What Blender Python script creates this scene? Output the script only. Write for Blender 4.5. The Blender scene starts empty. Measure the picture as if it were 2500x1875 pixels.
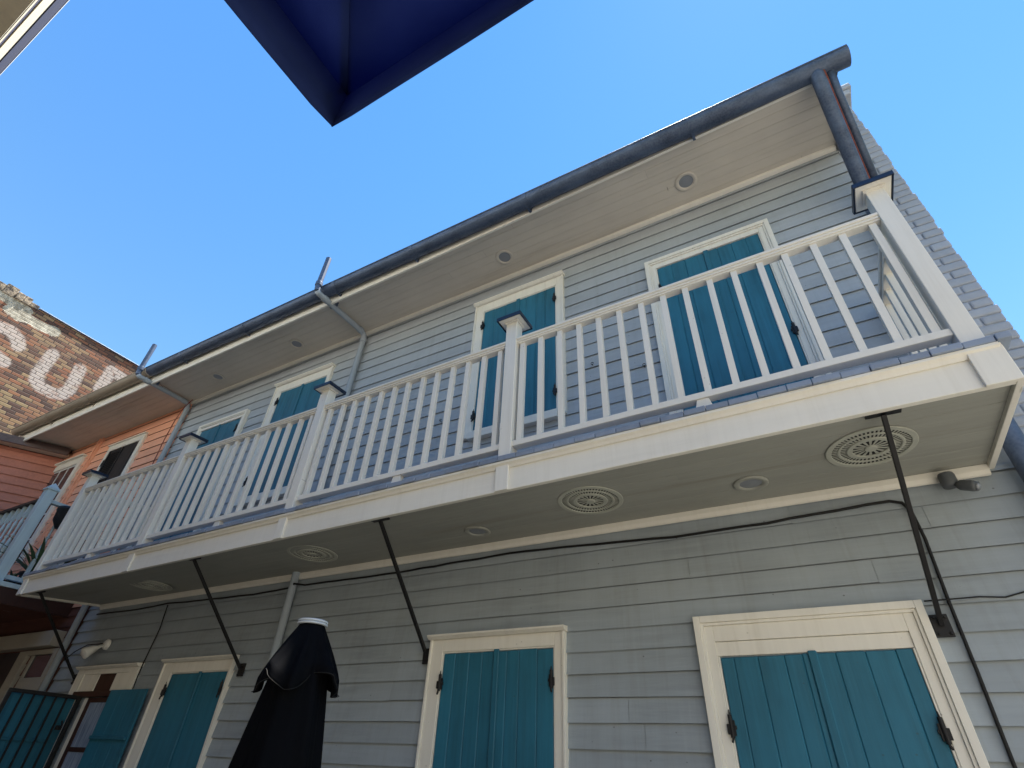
import bpy, bmesh, math, random
from mathutils import Vector, Matrix
random.seed(7)
C = bpy.context.scene.collection
sc = bpy.context.scene

# ------------------------------------------------------------------ camera
cam_d = bpy.data.cameras.new('camera'); cam = bpy.data.objects.new('camera', cam_d); C.objects.link(cam)
cam_d.sensor_width = 36; cam_d.lens = 36 * 1263.3 / 2500; cam_d.clip_start = .02; cam_d.clip_end = 3000
CR = [[0.87365532, 0.48465199, 0.04288146], [-0.26181368, 0.54257752, -0.79816241], [-0.41009752, 0.68609189, 0.60091426]]
M = Matrix.Identity(4)
for i in range(3):
    M[i][0] = CR[0][i]; M[i][1] = -CR[1][i]; M[i][2] = -CR[2][i]
M.translation = Vector((0, -3.5, 1.6))
cam.matrix_world = M
sc.camera = cam

# ------------------------------------------------------------------ light
SUN = Vector((0.48, 1.0, 3.6)).normalized()
EL = math.asin(SUN.z); AZ = math.atan2(SUN.x, SUN.y)
W = bpy.data.worlds.new('World'); sc.world = W; W.use_nodes = True
nt = W.node_tree; bg = nt.nodes['Background']
sky = nt.nodes.new('ShaderNodeTexSky'); sky.sky_type = 'NISHITA'; sky.sun_disc = False
sky.sun_elevation = EL; sky.sun_rotation = AZ
sky.altitude = 0; sky.air_density = 2.2; sky.dust_density = 0.03; sky.ozone_density = 4.5
hs = nt.nodes.new('ShaderNodeHueSaturation'); hs.inputs['Saturation'].default_value = 1.32; hs.inputs['Hue'].default_value = .509
nt.links.new(sky.outputs[0], hs.inputs['Color']); nt.links.new(hs.outputs[0], bg.inputs[0]); bg.inputs[1].default_value = 0.05
sun_d = bpy.data.lights.new('sun', 'SUN'); sun_d.energy = 5.0; sun_d.angle = math.radians(.5); sun_d.color = (1, .93, .82)
sun = bpy.data.objects.new('sun', sun_d); C.objects.link(sun)
sun.rotation_euler = (-SUN).to_track_quat('-Z', 'Y').to_euler()
sc.view_settings.view_transform = 'Standard'; sc.view_settings.look = 'None'
sc.view_settings.exposure = 2.0; sc.view_settings.gamma = 1

# ------------------------------------------------------------------ materials
def newmat(name):
    m = bpy.data.materials.new(name); m.use_nodes = True
    n = m.node_tree.nodes; b = n['Principled BSDF']
    return m, n, m.node_tree.links, b
def math_node(n, l, op, a, b=None):
    k = n.new('ShaderNodeMath'); k.operation = op
    for i, v in enumerate((a, b)):
        if v is None: continue
        if isinstance(v, (int, float)): k.inputs[i].default_value = v
        else: l.new(v, k.inputs[i])
    return k.outputs[0]
def mixc(n, l, f, a, b, mode='MIX'):
    k = n.new('ShaderNodeMix'); k.data_type = 'RGBA'; k.blend_type = mode
    for s, v in ((k.inputs[0], f), (k.inputs[6], a), (k.inputs[7], b)):
        if isinstance(v, (int, float)): s.default_value = v
        elif isinstance(v, tuple): s.default_value = (*v, 1)
        else: l.new(v, s)
    return k.outputs[2]
def ramp(n, l, f, p0, p1, c0=(0, 0, 0), c1=(1, 1, 1)):
    r = n.new('ShaderNodeValToRGB'); e = r.color_ramp.elements
    e[0].position = p0; e[1].position = p1; e[0].color = (*c0, 1); e[1].color = (*c1, 1)
    l.new(f, r.inputs[0]); return r.outputs[0]
def coords(n, l, scale=(1, 1, 1)):
    g = n.new('ShaderNodeNewGeometry'); mp = n.new('ShaderNodeMapping'); mp.inputs['Scale'].default_value = scale
    l.new(g.outputs['Position'], mp.inputs['Vector']); return mp.outputs[0]
def noise(n, l, vec, scale, detail=5, rough=.6):
    k = n.new('ShaderNodeTexNoise'); k.inputs['Scale'].default_value = scale; k.inputs['Detail'].default_value = detail
    k.inputs['Roughness'].default_value = rough; l.new(vec, k.inputs['Vector']); return k.outputs[0]
def bump(n, l, b, h, strength=.2, dist=.01):
    k = n.new('ShaderNodeBump'); k.inputs['Strength'].default_value = strength; k.inputs['Distance'].default_value = dist
    l.new(h, k.inputs['Height']); l.new(k.outputs[0], b.inputs['Normal'])
def paint(name, col, rough=.55, var=.12, grain=(1, 1, 1), dirt=.25, dirtcol=None, tone=False, bumpk=.25, chips=0, metal=0, spec=.35, streak=0, spots=0):
    """painted wood or metal: broad colour drift, fine grain along one axis, small stains"""
    m, n, l, b = newmat(name)
    v0 = coords(n, l); vg = coords(n, l, grain)
    big = noise(n, l, v0, 1.3, 4); gr = noise(n, l, vg, 22, 6, .65); st = noise(n, l, vg, 5.0, 7, .72)
    dk = tuple(c * (1 - var * 1.6) for c in col); lt = tuple(min(1, c * (1 + var)) for c in col)
    c = mixc(n, l, ramp(n, l, big, .3, .7), dk, lt)
    c = mixc(n, l, ramp(n, l, gr, .35, .75), c, tuple(min(1, x * (1 + var * .8)) for x in col))
    dc = dirtcol or tuple(x * .45 for x in (col[0] * 1.05, col[1], col[2] * .85))
    f = math_node(n, l, 'MULTIPLY', ramp(n, l, st, .58, .78), dirt)
    c = mixc(n, l, f, c, dc)
    if streak:   # rain streaks running down and small scuffs
        sk = noise(n, l, coords(n, l, (5, 1, .22)), 3.0, 6, .7)
        c = mixc(n, l, math_node(n, l, 'MULTIPLY', ramp(n, l, sk, .50, .72), streak), c, dc)
        sk2 = noise(n, l, coords(n, l, (7, 1, .3)), 4.1, 5, .7)
        c = mixc(n, l, math_node(n, l, 'MULTIPLY', ramp(n, l, sk2, .52, .74), streak * .8), c, tuple(min(1, x * 1.3 + .02) for x in col))
    if spots:
        vs = n.new('ShaderNodeTexVoronoi'); vs.inputs['Scale'].default_value = 9; l.new(coords(n, l, (1, .2, 1.3)), vs.inputs['Vector'])
        c = mixc(n, l, math_node(n, l, 'MULTIPLY', ramp(n, l, vs.outputs['Distance'], .035, .06, (1, 1, 1), (0, 0, 0)), spots), c, (.06, .05, .04))
    if chips:
        ch = noise(n, l, coords(n, l, tuple(g * 1.0 for g in grain)), 13, 8, .75)
        c = mixc(n, l, math_node(n, l, 'MULTIPLY', ramp(n, l, ch, .66, .69), chips), c, (.62, .58, .5))
    if tone:
        a = n.new('ShaderNodeAttribute'); a.attribute_name = 'tone'
        c = mixc(n, l, 1.0, c, a.outputs['Color'], 'MULTIPLY')
    l.new(c, b.inputs['Base Color'])
    r = n.new('ShaderNodeMapRange'); l.new(st, r.inputs[0]); r.inputs[3].default_value = rough - .1; r.inputs[4].default_value = min(1, rough + .15)
    l.new(r.outputs[0], b.inputs['Roughness']); b.inputs['Metallic'].default_value = metal
    b.inputs['Specular IOR Level'].default_value = spec
    bump(n, l, b, gr, bumpk, .004)
    return m
GX = (.06, 1, 1); GZ = (1, 1, .06); GY = (1, .06, 1)
MT = {}
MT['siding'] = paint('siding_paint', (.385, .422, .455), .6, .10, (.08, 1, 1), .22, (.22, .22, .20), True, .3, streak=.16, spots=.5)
MT['siding_low'] = paint('siding_paint_lower', (.325, .370, .405), .6, .14, (.08, 1, 1), .42, (.20, .20, .17), True, .35, streak=.22, spots=.6)  # lower siding colour cooled to offset the warm bounce light
MT['cream'] = paint('cream_trim_paint', (.80, .775, .70), .5, .05, GZ, .22, (.42, .37, .28), streak=.14, spots=.3)
MT['creamx'] = paint('cream_trim_paint_long', (.80, .775, .70), .5, .05, GX, .30, (.42, .37, .28), streak=.12)
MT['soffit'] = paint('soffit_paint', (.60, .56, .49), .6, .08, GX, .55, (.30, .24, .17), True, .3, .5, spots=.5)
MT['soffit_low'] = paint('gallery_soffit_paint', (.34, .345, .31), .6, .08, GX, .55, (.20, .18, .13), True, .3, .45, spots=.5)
MT['teal'] = paint('teal_shutter_paint', (.024, .150, .232), .5, .22, GZ, .55, (.018, .07, .10), True, .4, streak=.30, spots=.35)
MT['deck'] = paint('blue_grey_deck_paint', (.245, .295, .38), .55, .14, GY, .4, (.08, .09, .11), True)
MT['iron'] = paint('black_iron', (.012, .012, .014), .5, .2, (1, 1, 1), .3, (.06, .035, .02))
MT['slate'] = paint('dark_blue_sheet_metal', (.022, .034, .062), .35, .3, (1, 1, 1), .6, (.18, .22, .26), metal=.3)
MT['dark'] = paint('slot_shade_black', (.02, .02, .02), .9, .1)
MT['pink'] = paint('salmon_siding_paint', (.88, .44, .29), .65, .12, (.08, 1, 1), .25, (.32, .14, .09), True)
MT['pinkdark'] = paint('salmon_wall_shaded', (.12, .05, .038), .75, .12, (.08, 1, 1), .3, (.12, .05, .04), True)  # salmon darkened heavily, the ground floor's shade is in this colour
MT['palegreen'] = paint('pale_aqua_paint', (.50, .62, .66), .5, .08, GZ, .3)
MT['blackshut'] = paint('black_shutter_paint', (.014, .016, .02), .5, .2, GZ, .3)
MT['pvc'] = paint('grey_pipe_paint', (.33, .38, .43), .5, .10, GZ, .35, (.24, .20, .15))
MT['brownwood'] = paint('dark_brown_wood', (.045, .018, .013), .5, .2, GZ, .3)
MT['roof'] = paint('roof_slate', (.05, .05, .055), .8, .2)
MT['plaster_cream'] = paint('cream_stucco', (.66, .58, .42), .8, .08, (1, 1, 1), .25)
MT['plaster_dull'] = paint('dull_brown_stucco', (.20, .16, .12), .8, .08, (1, 1, 1), .25)
MT['patio'] = paint('pale_bounce_slab', (.24, .23, .205), .85, .1, (1, 1, 1), .3)
MT['bounce_roof'] = paint('pale_bounce_roof', (.62, .60, .56), .6, .08, GY, .3)  # unseen opposite roof, made pale to bounce sun onto the upper facade
MT['plaster_mid'] = paint('tan_stucco', (.50, .45, .37), .8, .08, (1, 1, 1), .25)
MT['dark_gutter'] = paint('dark_brown_gutter', (.040, .027, .030), .5, .2, GX, .3)
MT['vent_paint'] = paint('vent_paint', (.44, .45, .39), .5, .1, (1, 1, 1), .4, (.2, .19, .15))
MT['hem'] = paint('grey_hem_thread', (.014, .014, .013), .8, .1)
MT['ring'] = paint('pale_blue_grey_plastic', (.52, .57, .62), .45, .05)
MT['pinkwing'] = paint('shaded_salmon_siding', (.50, .20, .14), .65, .12, (1, 1, 1), .3, (.25, .1, .07), True)  # salmon paint darkened, shade of the wing facing away put into the colour
MT['beam'] = paint('dull_cream_beam', (.36, .335, .28), .7, .1, GX, .4)
MT['white'] = paint('white_plastic', (.78, .78, .76), .4, .04, (1, 1, 1), .2)
MT['greyplastic'] = paint('grey_plastic', (.10, .11, .12), .4, .1, (1, 1, 1), .2)
MT['cable'] = paint('black_cable', (.008, .008, .009), .5, .1)
MT['redwire'] = paint('red_wire', (.16, .02, .012), .5, .1)
MT['rust'] = paint('rusty_seam', (.20, .05, .03), .7, .3, (1, 1, 1), .5)
MT['gutter2'] = paint('weathered_beige_gutter', (.26, .22, .17), .6, .2, GX, .5, (.10, .075, .05))
MT['copper'] = paint('brown_gutter_metal', (.10, .07, .065), .45, .2, GX, .3, metal=.2)

def galv():
    m, n, l, b = newmat('galvanised_gutter')
    v = coords(n, l); vo = n.new('ShaderNodeTexVoronoi'); vo.inputs['Scale'].default_value = 60; l.new(v, vo.inputs['Vector'])
    st = noise(n, l, coords(n, l, (.5, 1, .5)), 7, 7, .7)
    c = mixc(n, l, ramp(n, l, st, .35, .7), (.026, .042, .082), (.088, .130, .215))
    c = mixc(n, l, math_node(n, l, 'MULTIPLY', vo.outputs['Distance'], .35), c, (.17, .21, .28))
    l.new(c, b.inputs['Base Color']); b.inputs['Metallic'].default_value = .35; b.inputs['Roughness'].default_value = .5
    bump(n, l, b, st, .15); return m
MT['galv'] = galv()
def fabric(name, col, through=None):
    m, n, l, b = newmat(name)
    v = coords(n, l); big = noise(n, l, v, 4, 5); w = noise(n, l, v, 350, 2)
    c = mixc(n, l, ramp(n, l, big, .3, .75), tuple(x * .7 for x in col), tuple(x * 1.25 for x in col))
    l.new(c, b.inputs['Base Color']); b.inputs['Roughness'].default_value = .85
    b.inputs['Specular IOR Level'].default_value = .05
    bump(n, l, b, w, .25, .002)
    if through:   # sunlight coming through the thin canvas
        tr = n.new('ShaderNodeBsdfTranslucent'); tr.inputs['Color'].default_value = (*through, 1)
        ad = n.new('ShaderNodeAddShader'); l.new(b.outputs[0], ad.inputs[0]); l.new(tr.outputs[0], ad.inputs[1])
        l.new(ad.outputs[0], n['Material Output'].inputs['Surface'])
    return m
MT['black_cloth'] = fabric('black_canvas', (.0032, .0036, .0050))
MT['navy_cloth'] = fabric('navy_canvas', (.018, .032, .115), (.005, .014, .07))
def glass():
    m, n, l, b = newmat('window_glass')
    b.inputs['Base Color'].default_value = (.03, .035, .045, 1); b.inputs['Roughness'].default_value = .08
    b.inputs['Specular IOR Level'].default_value = .8
    return m
MT['glass'] = glass()
def lens():
    m, n, l, b = newmat('frosted_lens'); b.inputs['Base Color'].default_value = (.24, .26, .29, 1); b.inputs['Roughness'].default_value = .35; return m
MT['lens'] = lens()
def curtain():
    m, n, l, b = newmat('sheer_curtain_behind_glass'); v = coords(n, l, (6, 1, .4)); s = noise(n, l, v, 8, 4)
    l.new(mixc(n, l, ramp(n, l, s, .35, .65), (.17, .22, .33), (.36, .43, .55)), b.inputs['Base Color']); b.inputs['Roughness'].default_value = .2; return m
MT['curtain'] = curtain()
def brick_left():
    m, n, l, b = newmat('old_brick')
    g = n.new('ShaderNodeNewGeometry'); sp = n.new('ShaderNodeSeparateXYZ'); l.new(g.outputs['Position'], sp.inputs[0])
    wob = noise(n, l, coords(n, l), 2.2, 3); fine = noise(n, l, coords(n, l), 40, 3)
    zz = math_node(n, l, 'ADD', sp.outputs[2], math_node(n, l, 'ADD', math_node(n, l, 'MULTIPLY', wob, .025), math_node(n, l, 'MULTIPLY', fine, .010)))
    v = math_node(n, l, 'DIVIDE', zz, .0745); row = math_node(n, l, 'FLOOR', v)
    wr = n.new('ShaderNodeTexWhiteNoise'); wr.noise_dimensions = '1D'; l.new(row, wr.inputs['W'])
    off = math_node(n, l, 'ADD', math_node(n, l, 'MULTIPLY', math_node(n, l, 'MODULO', row, 2.0), .5), math_node(n, l, 'MULTIPLY', wr.outputs['Value'], .22))
    u = math_node(n, l, 'ADD', math_node(n, l, 'DIVIDE', math_node(n, l, 'ADD', sp.outputs[1], math_node(n, l, 'MULTIPLY', fine, .012)), .225), off)
    col = math_node(n, l, 'FLOOR', u)
    cb = n.new('ShaderNodeCombineXYZ'); l.new(col, cb.inputs[0]); l.new(row, cb.inputs[1])
    wn = n.new('ShaderNodeTexWhiteNoise'); wn.noise_dimensions = '2D'; l.new(cb.outputs[0], wn.inputs['Vector'])
    def edge(f, w):
        d = math_node(n, l, 'SUBTRACT', .5, math_node(n, l, 'ABSOLUTE', math_node(n, l, 'SUBTRACT', math_node(n, l, 'FRACT', f), .5)))
        return ramp(n, l, d, w * .6, w * 1.5)
    isb = math_node(n, l, 'MULTIPLY', edge(v, .085), edge(u, .030))
    cr = n.new('ShaderNodeValToRGB'); l.new(wn.outputs['Value'], cr.inputs[0]); cr.color_ramp.interpolation = 'LINEAR'
    els = [(0, (.06, .032, .025)), (.18, (.10, .052, .037)), (.40, (.18, .075, .042)), (.62, (.235, .098, .05)), (.80, (.18, .11, .068)), (1, (.25, .165, .09))]
    e = cr.color_ramp.elements; e[0].position, e[1].position = 0, 1; e[0].color = (*els[0][1], 1); e[1].color = (*els[-1][1], 1)
    for p, c0 in els[1:-1]: q = e.new(p); q.color = (*c0, 1)
    big = noise(n, l, coords(n, l), .55, 4)
    brc = mixc(n, l, isb, (.035, .026, .022), cr.outputs[0])
    at = n.new('ShaderNodeAttribute'); at.attribute_name = 'paint'
    sa = n.new('ShaderNodeSeparateColor'); l.new(at.outputs['Color'], sa.inputs[0])
    tan_f = math_node(n, l, 'MULTIPLY', ramp(n, l, math_node(n, l, 'ADD', wn.outputs['Value'], math_node(n, l, 'SUBTRACT', sa.outputs[2], .62)), .35, .95), .55)
    c = mixc(n, l, math_node(n, l, 'MULTIPLY', tan_f, isb), brc, (.26, .20, .10))
    grime = noise(n, l, coords(n, l, (1, 1, 1.6)), 2.6, 7, .7)
    c = mixc(n, l, math_node(n, l, 'MULTIPLY', ramp(n, l, grime, .55, .75), .5), c, (.07, .055, .045))
    fl = noise(n, l, coords(n, l), 9, 7, .75)
    wht = math_node(n, l, 'MULTIPLY', sa.outputs[0], ramp(n, l, fl, .31, .48))
    wht = math_node(n, l, 'MULTIPLY', wht, math_node(n, l, 'ADD', .25, math_node(n, l, 'MULTIPLY', isb, .62)))
    c = mixc(n, l, wht, c, (.42, .37, .34))
    pl = math_node(n, l, 'ADD', sa.outputs[1], math_node(n, l, 'MULTIPLY', math_node(n, l, 'SUBTRACT', fl, .5), .9))
    plf = ramp(n, l, pl, .48, .56)
    pc = mixc(n, l, ramp(n, l, noise(n, l, coords(n, l), 7, 6, .7), .4, .62), (.20, .18, .14), (.50, .47, .39))
    c = mixc(n, l, plf, c, pc)
    l.new(c, b.inputs['Base Color']); b.inputs['Roughness'].default_value = .9
    bump(n, l, b, isb, .6, .012); return m
MT['brick'] = brick_left()
def coping():
    m, n, l, b = newmat('weathered_parapet'); s = noise(n, l, coords(n, l), 6, 8, .75)
    l.new(mixc(n, l, ramp(n, l, s, .42, .60), (.03, .025, .025), (.33, .27, .20)), b.inputs['Base Color']); b.inputs['Roughness'].default_value = .95
    bump(n, l, b, s, 1, .05); return m
MT['coping'] = coping()
def paving():
    m, n, l, b = newmat('flagstone_paving'); v = coords(n, l)
    br = n.new('ShaderNodeTexBrick'); l.new(v, br.inputs['Vector']); br.inputs['Scale'].default_value = 1
    br.inputs['Brick Width'].default_value = .6; br.inputs['Row Height'].default_value = .4; br.inputs['Mortar Size'].default_value = .012
    br.inputs['Color1'].default_value = (.022, .02, .018, 1); br.inputs['Color2'].default_value = (.015, .014, .013, 1); br.inputs['Mortar'].default_value = (.01, .01, .009, 1)
    s = noise(n, l, v, 3, 6); l.new(mixc(n, l, math_node(n, l, 'MULTIPLY', s, .5), br.outputs['Color'], (.02, .018, .016)), b.inputs['Base Color']); b.inputs['Roughness'].default_value = .85; return m
MT['paving'] = paving()
MT['painted_brick'] = paint('blue_grey_painted_brick', (.36, .40, .46), .7, .10, (1, 1, 1), .3, (.2, .2, .2), True, .6)
def leafmat():
    m, n, l, b = newmat('plant_leaf'); s = noise(n, l, coords(n, l), 14, 4)
    l.new(mixc(n, l, s, (.03, .07, .025), (.10, .17, .06)), b.inputs['Base Color']); b.inputs['Roughness'].default_value = .45; return m
MT['leaf'] = leafmat()

# ------------------------------------------------------------------ mesh builder
class MB:
    def __init__(s): s.v = []; s.f = []; s.t = []; s.tone = 1.0
    def add(s, vs, fs, tone=None):
        o = len(s.v); s.v += [tuple(p) for p in vs]
        for f in fs: s.f.append(tuple(i + o for i in f)); s.t.append(s.tone if tone is None else tone)
        return s
    def box(s, x0, x1, y0, y1, z0, z1, tone=None):
        v = [(x, y, z) for x in (x0, x1) for y in (y0, y1) for z in (z0, z1)]
        return s.add(v, [(0, 1, 3, 2), (4, 6, 7, 5), (0, 4, 5, 1), (2, 3, 7, 6), (0, 2, 6, 4), (1, 5, 7, 3)], tone)
    def hexa(s, p, tone=None):  # eight corners: bottom ring then top ring
        return s.add(p, [(3, 2, 1, 0), (4, 5, 6, 7), (0, 1, 5, 4), (1, 2, 6, 5), (2, 3, 7, 6), (3, 0, 4, 7)], tone)
    def bar(s, a, b, w, h, up=(0, 0, 1)):  # rectangular bar from a to b
        a = Vector(a); b = Vector(b); d = (b - a).normalized(); u = Vector(up); r = d.cross(u).normalized(); u = r.cross(d)
        q = [(-w / 2, -h / 2), (w / 2, -h / 2), (w / 2, h / 2), (-w / 2, h / 2)]
        return s.hexa([a + r * x + u * y for x, y in q] + [b + r * x + u * y for x, y in q])
    def tube(s, pts, r, n=12, cap=True):
        pts = [Vector(p) for p in pts]; rr = r if isinstance(r, (list, tuple)) else [r] * len(pts)
        rings = []; prev = None
        for i, p in enumerate(pts):
            d = (pts[min(i + 1, len(pts) - 1)] - pts[max(i - 1, 0)]).normalized()
            if prev is None:
                u = d.orthogonal().normalized()
            else:
                u = (prev - d * prev.dot(d)); u = u.normalized() if u.length > 1e-6 else d.orthogonal().normalized()
            prev = u; w = d.cross(u)
            rings.append([p + (u * math.cos(2 * math.pi * k / n) + w * math.sin(2 * math.pi * k / n)) * rr[i] for k in range(n)])
        vs = [v for g in rings for v in g]; fs = []
        for i in range(len(rings) - 1):
            for k in range(n): fs.append((i * n + k, i * n + (k + 1) % n, (i + 1) * n + (k + 1) % n, (i + 1) * n + k))
        if cap: fs += [tuple(range(n - 1, -1, -1)), tuple(range((len(rings) - 1) * n, len(rings) * n))]
        return s.add(vs, fs)
    def lathe(s, prof, c=(0, 0, 0), n=32, axis='z', mod=None):
        vs = []; fs = []
        for i, (r, h) in enumerate(prof):
            for k in range(n):
                a = 2 * math.pi * k / n; q = r * (mod(a, i, r, h) if mod else 1)
                p = (q * math.cos(a), q * math.sin(a), h)
                if axis == 'y': p = (p[0], h, p[1])
                if axis == 'x': p = (h, p[0], p[1])
                vs.append((p[0] + c[0], p[1] + c[1], p[2] + c[2]))
        for i in range(len(prof) - 1):
            for k in range(n): fs.append((i * n + k, i * n + (k + 1) % n, (i + 1) * n + (k + 1) % n, (i + 1) * n + k))
        return s.add(vs, fs)
    def prism(s, poly, axis, a, b):  # polygon in the two other axes, swept along axis
        n = len(poly)
        def P(u, v, t): return {'x': (t, u, v), 'y': (u, t, v), 'z': (u, v, t)}[axis]
        vs = [P(u, v, a) for u, v in poly] + [P(u, v, b) for u, v in poly]
        return s.add(vs, [tuple(range(n - 1, -1, -1)), tuple(range(n, 2 * n))] + [(i, (i + 1) % n, n + (i + 1) % n, n + i) for i in range(n)])
    def build(s, name, mat, parent=None, smooth=False, bevel=0, warp=None, segs=2):
        off = parent.get('_o', (0, 0, 0)) if parent else (0, 0, 0)
        vs = [warp(p) for p in s.v] if warp else s.v
        vs = [(p[0] - off[0], p[1] - off[1], p[2] - off[2]) for p in vs]
        me = bpy.data.meshes.new(name); me.from_pydata(vs, [], s.f); me.update()
        bm = bmesh.new(); bm.from_mesh(me); bmesh.ops.recalc_face_normals(bm, faces=bm.faces); bm.to_mesh(me); bm.free()
        if any(t != 1.0 for t in s.t):
            ca = me.color_attributes.new('tone', 'FLOAT_COLOR', 'CORNER')
            for p in me.polygons:
                for li in p.loop_indices: t = s.t[p.index]; ca.data[li].color = (t, t, t, 1)
        else:
            ca = me.color_attributes.new('tone', 'FLOAT_COLOR', 'POINT')
            ca.data.foreach_set('color', [1.0] * (4 * len(me.vertices)))
        if smooth: me.polygons.foreach_set('use_smooth', [True] * len(me.polygons))
        me.materials.append(MT[mat] if isinstance(mat, str) else mat)
        o = bpy.data.objects.new(name, me); C.objects.link(o)
        if parent: o.parent = parent; o['_o'] = off
        else: o['_o'] = (0, 0, 0)
        if bevel:
            k = o.modifiers.new('edge', 'BEVEL'); k.width = bevel; k.segments = segs; k.limit_method = 'ANGLE'; k.angle_limit = math.radians(40)
        return o
def thing(name, label, cat, loc=(0, 0, 0), group=None):
    o = bpy.data.objects.new(name, None); C.objects.link(o); o.location = loc; o['_o'] = tuple(loc)
    o.empty_display_size = .2
    o['label'] = label; o['category'] = cat
    if group: o['group'] = group
    return o
def tag(o, label, cat, group=None):
    o['label'] = label; o['category'] = cat
    if group: o['group'] = group
    return o
def struct(o, kind='structure'): o['kind'] = kind; return o
def copy_thing(root, loc, label):
    r = root.copy(); C.objects.link(r); r.location = loc; r['_o'] = tuple(loc); r['label'] = label
    for ch in list(root.children):
        c = ch.copy(); C.objects.link(c); c.parent = r
        for g in list(ch.children):
            d = g.copy(); C.objects.link(d); d.parent = c
    return r
J = random.uniform

# ------------------------------------------------------------------ ground
g = MB(); g.add([(-600, -600, 0), (600, -600, 0), (600, 600, 0), (-600, 600, 0)], [(0, 1, 2, 3)])
struct(g.build('ground', 'paving'))
g = MB(); g.box(.3, 14, -7.9, -1.0, -.1, .004); struct(g.build('patio', 'patio'))  # unseen pale slab, added to bounce sunlight up at the right

# ------------------------------------------------------------------ siding helper
def clapboards(mb, x0, x1, z0, z1, exp, y=0., proud=.018, origin=None, lens=(2.2, 4.2), seams=None, top=.003, jit=1.):
    """tilted lap boards along x; each course broken into board lengths"""
    zz = origin if origin is not None else z0
    while zz > z0: zz -= exp
    k = 0
    while zz < z1 - .005:
        a = max(zz, z0); b = min(zz + exp, z1)
        if b - a > .01:
            xs = [x0]
            if seams is not None:
                xs += sorted(seams.get(k, []))
            else:
                x = x0 + J(.6, lens[1])
                while x < x1 - .5: xs.append(x); x += J(*lens)
            xs.append(x1)
            for i in range(len(xs) - 1):
                u, v = xs[i], xs[i + 1] - (.002 if i < len(xs) - 2 else 0)
                dp = J(-.0015, .002) * jit; dz = J(-.002, .002) * jit if a == zz else 0; dz2 = dz + J(-.0012, .0012) * jit
                t = J(.93, 1.04)
                pb = y - proud - dp; pt = y - top
                n = max(1, int((v - u) / .8)); wob = [J(-.0032, .0032) * jit for _ in range(n + 1)]
                for q in range(n):
                    s0 = u + (v - u) * q / n; s1 = u + (v - u) * (q + 1) / n
                    za = a + dz + (dz2 - dz) * q / n + wob[q]; zb = a + dz + (dz2 - dz) * (q + 1) / n + wob[q + 1]
                    if a != zz: za = zb = a
                    vs = [(s0, pb, za), (s1, pb, zb), (s1, pt, b), (s0, pt, b), (s0, pb + .004, za + .0005), (s1, pb + .004, zb + .0005), (s0, pb + .006, za + .03), (s1, pb + .006, zb + .03), (s0, y + .011, za + .03), (s1, y + .011, zb + .03)]
                    mb.add(vs, [(0, 1, 2, 3), (4, 5, 1, 0), (6, 7, 5, 4), (8, 9, 7, 6)], t)
        zz += exp; k += 1
    return mb
def boards_ceiling(mb, x0, x1, y0, y1, z, wid, lens=(2.5, 4.5)):
    """tongue and groove boards seen from below, running along x"""
    n = round((y1 - y0) / wid); w = (y1 - y0) / n
    for i in range(n):
        xs = [x0]; x = x0 + J(.8, 4)
        while x < x1 - .6: xs.append(x); x += J(*lens)
        xs.append(x1)
        for a, b in zip(xs, xs[1:]):
            t = J(.97, 1.02); dz = J(0, .0012); c = .0016
            u, v = y0 + i * w, y0 + (i + 1) * w
            e = .0006 if b < x1 else 0
            vs = [(a, u + .0003, z + .003), (b - e, u + .0003, z + .003), (a, u + c, z - dz), (b - e, u + c, z - dz), (a, v - c, z - dz), (b - e, v - c, z - dz), (a, v - .0003, z + .003), (b - e, v - .0003, z + .003)]
            mb.add(vs, [(0, 1, 3, 2), (2, 3, 5, 4), (4, 5, 7, 6)], t)
    return mb

# ================================================================== MAIN HOUSE
HX0, HX1 = -8.2, 1.205
house = thing('clapboard_house', 'blue-grey clapboard house with teal board shutters and a long gallery', 'house')
w = MB(); w.box(HX0, HX1, .012, 8, 0, 6.9); w.build('core_wall', 'siding', house)
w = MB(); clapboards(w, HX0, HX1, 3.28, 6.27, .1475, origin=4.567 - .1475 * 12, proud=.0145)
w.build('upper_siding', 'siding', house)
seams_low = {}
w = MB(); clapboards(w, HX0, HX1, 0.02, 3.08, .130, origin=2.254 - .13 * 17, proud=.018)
w.build('lower_siding', 'siding_low', house)
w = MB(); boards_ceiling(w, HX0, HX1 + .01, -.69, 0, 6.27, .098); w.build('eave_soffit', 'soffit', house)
w = MB(); w.prism([(-.018, 6.232), (-.045, 6.240), (-.052, 6.2695), (0, 6.2695), (0, 6.232)], 'x', HX0 + .0, HX1 - .005); w.build('cornice_moulding', 'creamx', house, bevel=.004)
w = MB()
for a, b, za, zb in ((-3., HX1 + .01, 6.178, 6.252), (HX0, -3., 6.170, 6.178)):
    w.hexa([(a, -.716, za), (b, -.716, zb), (b, -.691, zb), (a, -.691, za), (a, -.716, 6.40), (b, -.716, 6.40), (b, -.691, 6.40), (a, -.691, 6.40)])
w.build('fascia_board', 'creamx', house, bevel=.003)
w = MB(); w.hexa([(HX0, -.76, 6.405), (HX1 + .11, -.76, 6.405), (HX1 + .11, 3.6, 8.45), (HX0, 3.6, 8.45), (HX0, -.76, 6.43), (HX1 + .11, -.76, 6.43), (HX1 + .11, 3.6, 8.51), (HX0, 3.6, 8.51)])
w.hexa([(HX0, 3.6, 8.45), (HX1 + .11, 3.6, 8.45), (HX1 + .11, 8.2, 6.4), (HX0, 8.2, 6.4), (HX0, 3.6, 8.51), (HX1 + .11, 3.6, 8.51), (HX1 + .11, 8.2, 6.46), (HX0, 8.2, 6.46)])
w.build('roof', 'roof', house)
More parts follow.
